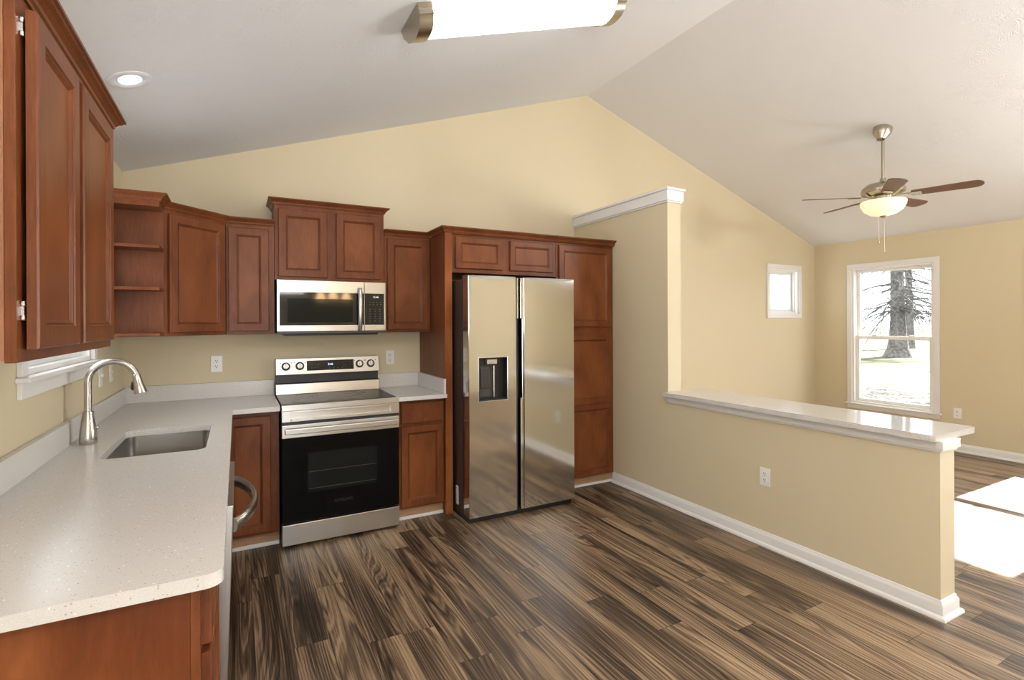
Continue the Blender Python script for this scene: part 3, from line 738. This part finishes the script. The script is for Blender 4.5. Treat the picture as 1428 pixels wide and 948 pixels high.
bm = bmesh.new(); tube(bm, pts, .0125, 14, flat=(1.25, .8)); box(bm, sp - .049, sp - .023, mf - .02, mf, .022, .048, bev=.004); box(bm, sp - .049, sp - .023, mf - .02, mf, .306, .332, bev=.004)
link('handle', bm, 'range_steel', dm, smooth=True)
bm = bmesh.new(); frame_xz(bm, sp + .001, mw, .018, mh, sp + .004, mw - .012, .060, .297, mf, -.30); cpn = link('control_panel', bm, 'range_steel', root)
link('keypad', B((sp + .004, mw - .012, mf + .0015, mf + .012, .060, .297), bev=.001), 'black_glass', cpn)
text_mesh('clock_digits', '12:46', .020, 'led_white', cpn, (sp + .085, mf + .001, .270), FRONT, label='lit clock digits')
for r_, zz in enumerate((.232, .214, .178, .160, .142, .124, .106, .088)):
    for k in range(4 if r_ < 2 else 3):
        xx = sp + (.040 + k * .028 if r_ < 2 else .044 + k * .036)
        mark('key_mark', 'grey_mark', cpn, xx - .005, xx + .005, mf + .0008, mf + .002, zz - .0018, zz + .0018)
link('bottom_grille', B((0, mw, mf + .006, -.02, 0, .017), bev=.003), 'charcoal_plastic', root)
link('vent_filter', B((.05, mw - .05, -.30, -.06, -.014, .0), bev=.004), 'black_plastic', root)

# ------------------------------------------------------------------ refrigerator
root = thing('refrigerator', 'side-by-side stainless refrigerator with ice dispenser in its left door', 'refrigerator', (2.127, 0, 0))
fw, ff, f0, f1 = .910, -.900, .043, 1.786
link('body', B((.004, fw - .004, -.785, -.05, .022, 1.765), bev=.003), 'dark_panel', root)
link('base_grille', B((.01, fw - .01, -.86, -.12, .0, .045)), 'black_plastic', root)
def fridge_door(x0, x1, hole=None, chan=None):
    """door with an arched top crease; hole = (hx0,hx1,hz0,hz1) for the dispenser"""
    bm = bmesh.new(); n = 14; y = ff
    xs = sorted({x0 + .003, x1 - .003, *[x0 + .003 + (x1 - x0 - .006) * i / n for i in range(1, n)], *(hole[:2] if hole else ())})
    def crease(x):
        t = 2 * (x - (x0 + x1) / 2) / (x1 - x0); return f1 - .004 - .020 * (1 - t ** 4)
    zs = [f0 + .003] + (list(hole[2:]) if hole else []) + ['c', 't']
    V = {}
    for i, x in enumerate(xs):
        for k, z in enumerate(zs):
            if z == 'c': V[i, k] = bm.verts.new((x, y, crease(x)))
            elif z == 't': V[i, k] = bm.verts.new((x, y + .010, f1))
            else: V[i, k] = bm.verts.new((x, y, z))
    for i in range(len(xs) - 1):
        for k in range(len(zs) - 1):
            if hole and k == 1 and hole[0] - 1e-6 <= xs[i] and xs[i + 1] <= hole[1] + 1e-6: continue
            bm.faces.new((V[i, k], V[i + 1, k], V[i + 1, k + 1], V[i, k + 1]))
    nk = len(zs) - 1; ni = len(xs) - 1
    # sides, top, bottom, back (bevelled vertical edges)
    yb = -.800
    def side(ix, xs_):
        fr = [V[ix, k] for k in range(nk + 1)]
        e1 = [bm.verts.new((xs_, v.co.y + .004, v.co.z)) for v in fr]; e2 = [bm.verts.new((xs_, yb, v.co.z)) for v in fr]
        for k in range(nk):
            bm.faces.new((fr[k], fr[k + 1], e1[k + 1], e1[k])); bm.faces.new((e1[k], e1[k + 1], e2[k + 1], e2[k]))
        return e1, e2
    a1, a2 = side(0, x0); b1, b2 = side(ni, x1)
    bm.faces.new([V[i, nk] for i in range(ni + 1)] + [b1[nk], b2[nk], a2[nk], a1[nk]])
    bm.faces.new([V[i, 0] for i in range(ni + 1)] + [b1[0], b2[0], a2[0], a1[0]])
    bm.faces.new([*a2, *b2[::-1]])
    return bm
GX0, GX1 = .386, .452
hole = (.079, .310, .878, 1.190)
dl_ = link('door', fridge_door(0, GX0, hole), 'fridge_steel', root)
dr_ = link('door', fridge_door(GX1, fw), 'fridge_steel', root)
# centre channel: bright edge strips with a dark grip recess between
bm = bmesh.new(); box(bm, GX0 + .001, GX0 + .014, -.890, -.80, f0, f1 - .006, bev=.002); link('edge_strip', bm, 'charcoal_plastic', dl_)
bm = bmesh.new(); box(bm, GX1 - .026, GX1 - .001, -.893, -.80, f0, .878, bev=.002); box(bm, GX1 - .012, GX1 - .001, -.893, -.80, .878, 1.475, bev=.002); box(bm, GX1 - .026, GX1 - .001, -.893, -.80, 1.475, f1 - .006, bev=.002); link('edge_strip', bm, 'fridge_steel', dr_)
bm = bmesh.new(); box(bm, GX0 + .014, GX0 + .028, -.884, -.80, 1.475, f1 - .006, bev=.002); link('edge_strip', bm, 'fridge_steel', dl_)
link('handle_recess', B((GX0 + .014, GX1 - .012, -.80, -.79, f0, f1 - .006)), 'black_plastic', root)
# dispenser
hx0, hx1, hz0, hz1 = hole
bm = bmesh.new(); box(bm, hx0, hx1, -.840, -.835, hz0, hz1); box(bm, hx0, hx0 + .004, -.899, -.84, hz0, hz1); box(bm, hx1 - .004, hx1, -.899, -.84, hz0, hz1); box(bm, hx0, hx1, -.899, -.84, hz1 - .004, hz1); box(bm, hx0, hx1, -.899, -.84, hz0, hz0 + .012)
ds = link('dispenser', bm, 'black_plastic', dl_)
bm = bmesh.new(); frame_xz(bm, hx0 - .007, hx1 + .007, hz0 - .007, hz1 + .007, hx0, hx1, hz0, hz1, ff - .002, ff + .004); link('dispenser_bezel', bm, 'chrome', ds)
link('dispenser_panel', B((hx0 + .012, hx0 + .130, -.852, -.842, hz0 + .025, hz1 - .062), bev=.002), 'charcoal_plastic', ds)
link('dispenser_paddle', B((hx0 + .032, hx0 + .105, -.866, -.850, hz0 + .085, hz1 - .075), bev=.004), 'dark_panel', ds)
link('dispenser_controls', B((hx0 + .072, hx0 + .150, -.892, -.845, hz1 - .048, hz1 - .014), bev=.003), 'range_steel', ds)
link('chrome_strip', B((hx0 + .132, hx0 + .140, -.870, -.84, hz0 + .02, hz1 - .06), bev=.001), 'chrome', ds)
for xa in (.004, fw - .07): link('hinge_cover', B((xa, xa + .066, -.86, -.76, 1.766, 1.792), bev=.004), 'charcoal_plastic', root)
link('energy_label', B((-.0005, .004, -.685, -.645, .085, .22)), 'label_paper', root)
bm = bmesh.new()
for k in range(8): box(bm, -.001, .0, -.680, -.650, .098 + k * .015, .102 + k * .015)
link('label_print', bm, 'grey_mark', root)

# ------------------------------------------------------------------ dishwasher (front towards +x)
root = thing('dishwasher', 'stainless dishwasher under the counter with a curved towel bar handle', 'dishwasher', (0, -2.405, 0), PI / 2)
root.rotation_euler = (0, math.radians(0), PI / 2)
bm = bmesh.new(); box(bm, .004, .598, -.60, -.03, .04, .868); link('tub', bm, 'charcoal_plastic', root)
dd = B((.002, .600, -.664, -.600, .105, .868), bev=.003)
bmesh.ops.transform(dd, matrix=Matrix.Translation((0, -.62, .868)) @ Matrix.Rotation(math.radians(2.0), 4, 'X') @ Matrix.Translation((0, .62, -.868)), verts=dd.verts)
door_dw = link('door', dd, 'range_steel', root)
pts = []
for i in range(21):
    t = i / 20; pts.append((.035 + .53 * t, -.664 - .066 * math.sin(PI * t) ** .75, .792))
bm = bmesh.new(); tube(bm, pts, 0.0155, 14, flat=(.8, 1.5)); link('handle', bm, 'brushed_nickel', door_dw, smooth=True)
link('kick_plate', B((.004, .598, -.57, -.55, 0, .10)), 'black_plastic', root)

# ------------------------------------------------------------------ wall plates
def plate(name, label, loc, rz, kind='outlet', w=.072, h=.116):
    root = thing(name, label, kind, loc, rz, 'white wall outlets' if kind == 'outlet' else None)
    link('cover_plate', B((-w / 2, w / 2, -.006, 0, -h / 2, h / 2), bev=.0025), 'plate_white', root)
    n = 2 if w > .1 else 1
    for g in range(n):
        cx = 0 if n == 1 else (-.023 if g == 0 else .023)
        if kind == 'outlet':
            for s in (-1, 1):
                bm = bmesh.new(); lathe(bm, [(.0165, 0), (.0165, .0022), (.0155, .003), (0, .003)], 20, Matrix.Translation((cx, -.006, s * .0195)) @ Matrix.Rotation(PI / 2, 4, 'X')); rcp = link('receptacle', bm, 'plate_white', root)
                bm = bmesh.new(); box(bm, cx - .0075, cx - .0045, -.0098, -.0085, s * .0195 + .000, s * .0195 + .010); box(bm, cx + .0045, cx + .0075, -.0098, -.0085, s * .0195 + .001, s * .0195 + .009)
                box(bm, cx - .003, cx + .003, -.0098, -.0085, s * .0195 - .010, s * .0195 - .004); link('slots', bm, 'slot_dark', rcp)
        else:
            bm = bmesh.new(); box(bm, cx - .005, cx + .005, -.018, -.005, -.004, .010, bev=.002); link('toggle', bm, 'plate_white', root)
    return root
plate('wall_outlet', 'white duplex outlet on the back wall left of the range', (.543, 0, 1.157), 0)
plate('wall_outlet', 'white duplex outlet on the back wall right of the range', (1.798, 0, 1.158), 0)
plate('wall_outlet', 'white duplex outlet low on the half wall', (HX0, -2.115, .442), -PI / 2)
plate('wall_outlet', 'white duplex outlet under the window wall, right of the big window', (W, -1.588, .418), -PI / 2)
plate('wall_outlet', 'white outlet on the left wall closest to the corner', (0, -.392, 1.157), PI / 2)
plate('light_switch', 'white toggle switch plate on the left wall behind the faucet', (0, -.665, 1.157), PI / 2, 'switch')

# ------------------------------------------------------------------ ceiling lights
slope = math.atan(SL)
# linear fixture on the left slope, long axis up the slope
cxm = 2.055; root = thing('ceiling_light', 'long white fluorescent ceiling fixture with nickel end caps', 'ceiling light', (cxm, -1.805, ceil_z(cxm) - .001))
root.rotation_euler = (0, -slope, 0)
Lh = .665; Wd = .135
def lens_prof(k=1.0, n=14):
    return [(Wd * k * math.cos(a), -.012 - .082 * k * math.sin(a) ** .8) for a in [PI * i / n for i in range(n + 1)]]
link('mounting_plate', B((-Lh + .01, Lh - .01, -.125, .125, -.014, 0)), 'trim_white', root)
bm = bmesh.new(); prism(bm, lens_prof(.94), 'x', -Lh + .055, Lh - .055); link('diffuser', bm, 'lamp_diffuser', root, smooth=True)
for s in (-1, 1):
    bm = bmesh.new(); a, b = sorted((s * Lh, s * (Lh - .075)))
    prof = [(Wd, 0), (Wd, -.018), (Wd - .006, -.024), (Wd - .006, -.048), (Wd - .022, -.056)] + [(Wd * .80 * math.cos(t), -.056 - .048 * math.sin(t)) for t in [PI * i / 10 for i in range(1, 10)]] + [(-Wd + .022, -.056), (-Wd + .006, -.048), (-Wd + .006, -.024), (-Wd, -.018), (-Wd, 0)]
    prism(bm, prof, 'x', a, b); link('end_cap', bm, 'antique_nickel', root, smooth=True)
def fixture_light(name, root, loc, power, color, kind='POINT', size=.1):
    d = bpy.data.lights.new(name, kind); d.energy = power; d.color = color; d.shadow_soft_size = size
    o = bpy.data.objects.new(name, d); COL.objects.link(o); o.location = loc; return o
# recessed can over the sink
cc = (.252, -1.405); root = thing('recessed_light', 'round white recessed ceiling light above the sink', 'ceiling light', (cc[0], cc[1], ceil_z(cc[0])))
root.rotation_euler = (0, -slope, 0)
bm = bmesh.new(); lathe(bm, [(.088, 0), (.088, -.004), (.080, -.007), (.060, -.005), (.054, -.002), (.054, 0)], 40); link('trim_ring', bm, 'stomped_ceiling', root, smooth=True)
bm = bmesh.new(); lathe(bm, [(.047, -.001), (.045, -.0045), (.03, -.0085), (0, -.0105)], 32); link('lens', bm, 'can_bulb', root, smooth=True)

# ceiling fan
fx_, fy_ = 5.70, -1.822; fz = ceil_z(fx_)
root = thing('ceiling_fan', 'five-blade ceiling fan with lit bowl on the living room ceiling', 'ceiling fan', (fx_, fy_, 0))
bm = bmesh.new(); lathe(bm, [(.030, -.105), (.034, -.095), (.060, -.060), (.072, -.030), (.074, 0.006), (0, .01)], 32, Matrix.Translation((0, 0, fz)) @ Matrix.Rotation(slope, 4, 'Y')); link('canopy', bm, 'antique_nickel', root, smooth=True)
bm = bmesh.new(); lathe(bm, [(.013, 2.66), (.013, fz - .06)], 16); link('downrod', bm, 'antique_nickel', root, smooth=True)
bm = bmesh.new(); lathe(bm, [(.022, 2.70), (.026, 2.672), (.060, 2.662), (.125, 2.645), (.158, 2.615), (.165, 2.590), (.160, 2.568), (.120, 2.548), (.070, 2.540), (.062, 2.512), (.075, 2.506), (.090, 2.500), (.0, 2.498)], 40); link('motor_housing', bm, 'antique_nickel', root, smooth=True)
bm = bmesh.new(); lathe(bm, [(.168, 2.497), (.172, 2.490), (.168, 2.462), (.145, 2.418), (.10, 2.386), (.045, 2.370), (0, 2.367)], 40); link('light_bowl', bm, 'fan_bowl', root, smooth=True)
bm = bmesh.new(); lathe(bm, [(.03, 2.372), (.024, 2.364), (.012, 2.352), (0, 2.348)], 20); link('finial', bm, 'antique_nickel', root, smooth=True)
right = math.atan2(-math.sin(YAW), math.cos(YAW))
for k in range(5):
    th = math.radians(45 + 72 * k); ang = right - th            # measured from image right towards the camera
    M0 = Matrix.Rotation(ang, 4, 'Z') @ Matrix.Translation((0, 0, 2.535))
    pitch = Matrix.Rotation(math.radians(-12), 4, 'X')
    bm = bmesh.new(); n = 10; out = []
    for i in range(n + 1): out.append((.20 + .395 * i / n, -.052 - .014 * i / n))
    out += [(.60 + .066 * math.cos(a) * .9, .066 * math.sin(a)) for a in [-PI / 2 + PI * i / 10 for i in range(11)]]
    for i in range(n, -1, -1): out.append((.20 + .395 * i / n, .052 + .014 * i / n))
    prism(bm, out, 'z', -.003, .004); bmesh.ops.transform(bm, matrix=M0 @ pitch, verts=bm.verts); bl = link('blade', bm, 'fan_blade_wood', root)
    bm = bmesh.new(); box(bm, .09, .20, -.014, .014, -.004, .004, bev=.003); box(bm, .19, .27, -.035, .035, -.010, -.003, bev=.003)
    bmesh.ops.transform(bm, matrix=M0 @ pitch, verts=bm.verts); link('blade_iron', bm, 'antique_nickel', bl)
for dx, dy, ln in ((.02, .0, .30), (-.008, .03, .22)):
    bm = bmesh.new(); tube(bm, [(dx, dy, 2.37), (dx, dy, 2.37 - ln)], .0016, 6); lathe(bm, [(0, 2.352 - ln), (.006, 2.356 - ln), (.005, 2.368 - ln), (.002, 2.374 - ln)], 10, Matrix.Translation((dx, dy, 0))); link('pull_chain', bm, 'antique_nickel', root, smooth=True)

# warm three-light chandelier behind the photographer (seen as orange glows in the microwave and range)
chx, chy = 2.12, -5.55; root = thing('dining_chandelier', 'three-light warm chandelier behind the camera, mirrored in the microwave door', 'chandelier', (chx, chy, 0))
zc = ceil_z(chx)
bm = bmesh.new(); lathe(bm, [(.06, zc + .02), (.06, zc - .03), (.015, zc - .05), (.0, zc - .05)], 20); link('canopy', bm, 'antique_nickel', root)
bm = bmesh.new(); lathe(bm, [(.010, zc - .04), (.010, 2.1), (.03, 2.08), (.03, 1.98), (0, 1.96)], 16); link('stem', bm, 'antique_nickel', root)
for k in range(3):
    a = math.radians(100 + 120 * k); c, s = math.cos(a), math.sin(a)
    bm = bmesh.new(); tube(bm, [(c * .02, s * .02, 2.0), (c * .12, s * .12, 1.95), (c * .22, s * .22, 1.98), (c * .24, s * .24, 2.0)], .008, 8); link('arm', bm, 'antique_nickel', root)
    bm = bmesh.new(); lathe(bm, [(.03, 1.99), (.05, 1.94), (.085, 1.86), (.078, 1.85), (.0, 1.88)], 20, Matrix.Translation((c * .24, s * .24, 0))); link('lamp_shade', bm, 'warm_shade', root)

# ------------------------------------------------------------------ outside
GZ = -.40
def ground(name, x0, x1, y0, y1, z, mat, label, cat):
    bm = bmesh.new(); box(bm, x0, x1, y0, y1, z - .05, z); tag(link(name, bm, mat), label, cat, kind='structure')
ground('ground', W + .3, 140, -70, 90, GZ, 'winter_lawn', 'pale winter lawn outside the big window', 'lawn')
ground('road', 17.6, 21.6, -70, 90, GZ + .015, 'pale_road', 'pale road crossing the lawn outside', 'road')
# bed of leaves near the house
bm = bmesh.new(); bmesh.ops.create_grid(bm, x_segments=90, y_segments=160, size=1)
for v in bm.verts:
    v.co = Vector((12.4 + v.co.x * 3.4, 3.4 + v.co.y * 5.5, GZ + .02 + random.random() * .03))
tag(link('leaf_litter', bm, 'leaf_bed'), 'dark bed of fallen leaves on the lawn outside the window', 'leaves', kind='stuff')
def branch(bm, p, d, ln, r, depth):
    pts = [p]; rad = [r]; q = p.copy(); dd_ = d.copy()
    for i in range(5):
        dd_ = (dd_ + Vector((random.uniform(-.18, .18), random.uniform(-.18, .18), random.uniform(-.20, .10)))).normalized()
        q = q + dd_ * ln / 5; pts.append(q.copy()); rad.append(r * (1 - .16 * (i + 1)))
    tube(bm, pts, rad, 5)
    if depth:
        for k in range(4 if depth > 1 else 3):
            i = random.randint(1, 5); nd = (dd_ + Vector((random.uniform(-.9, .9), random.uniform(-.9, .9), random.uniform(-.7, .4)))).normalized()
            branch(bm, pts[i], nd, ln * .55, rad[i] * .6, depth - 1)
def tree(label, x, y, h, r, nb, z0=3.0, lean=(0, 0), flare=1.0, ln=3.2, group=None):
    root = thing('tree', label, 'tree', (x, y, GZ), 0, 'bare trees outside')
    bm = bmesh.new(); n = 10; pts = []; rad = []
    for i in range(n + 1):
        t = i / n; pts.append((lean[0] * t + .06 * math.sin(t * 7), lean[1] * t, -.1 + t * h)); rad.append(r * (1 - .5 * t) + r * flare * math.exp(-t * h / .5))
    pts.insert(1, (0, 0, .12)); rad.insert(1, r * (1 + flare * .72)); pts.insert(2, (0, 0, .40)); rad.insert(2, r * (1 + flare * .35))
    tube(bm, pts, rad, 14); link('trunk', bm, 'tree_bark', root, smooth=True)
    if nb:
        bm = bmesh.new()
        for k in range(nb):
            t = random.uniform(0, 1) ** 1.7; z = z0 + t * (h - z0) * .9; a = random.uniform(0, 2 * PI)
            branch(bm, Vector((lean[0] * z / h, lean[1] * z / h, z)), Vector((math.cos(a), math.sin(a), random.uniform(-.35, .15))).normalized(), ln * random.uniform(.6, 1.1), .045, 2)
        link('branches', bm, 'twig_bark', root)
    return root
tree('big old tree trunk with bare drooping branches outside the window', 30.3, 9.5, 11, .36, 90, 2.4, (0, .1), 1.0)
tree('slimmer bare tree just behind the big trunk', 40.0, 13.3, 12, .24, 24, 3.0, (0, .2), .4)
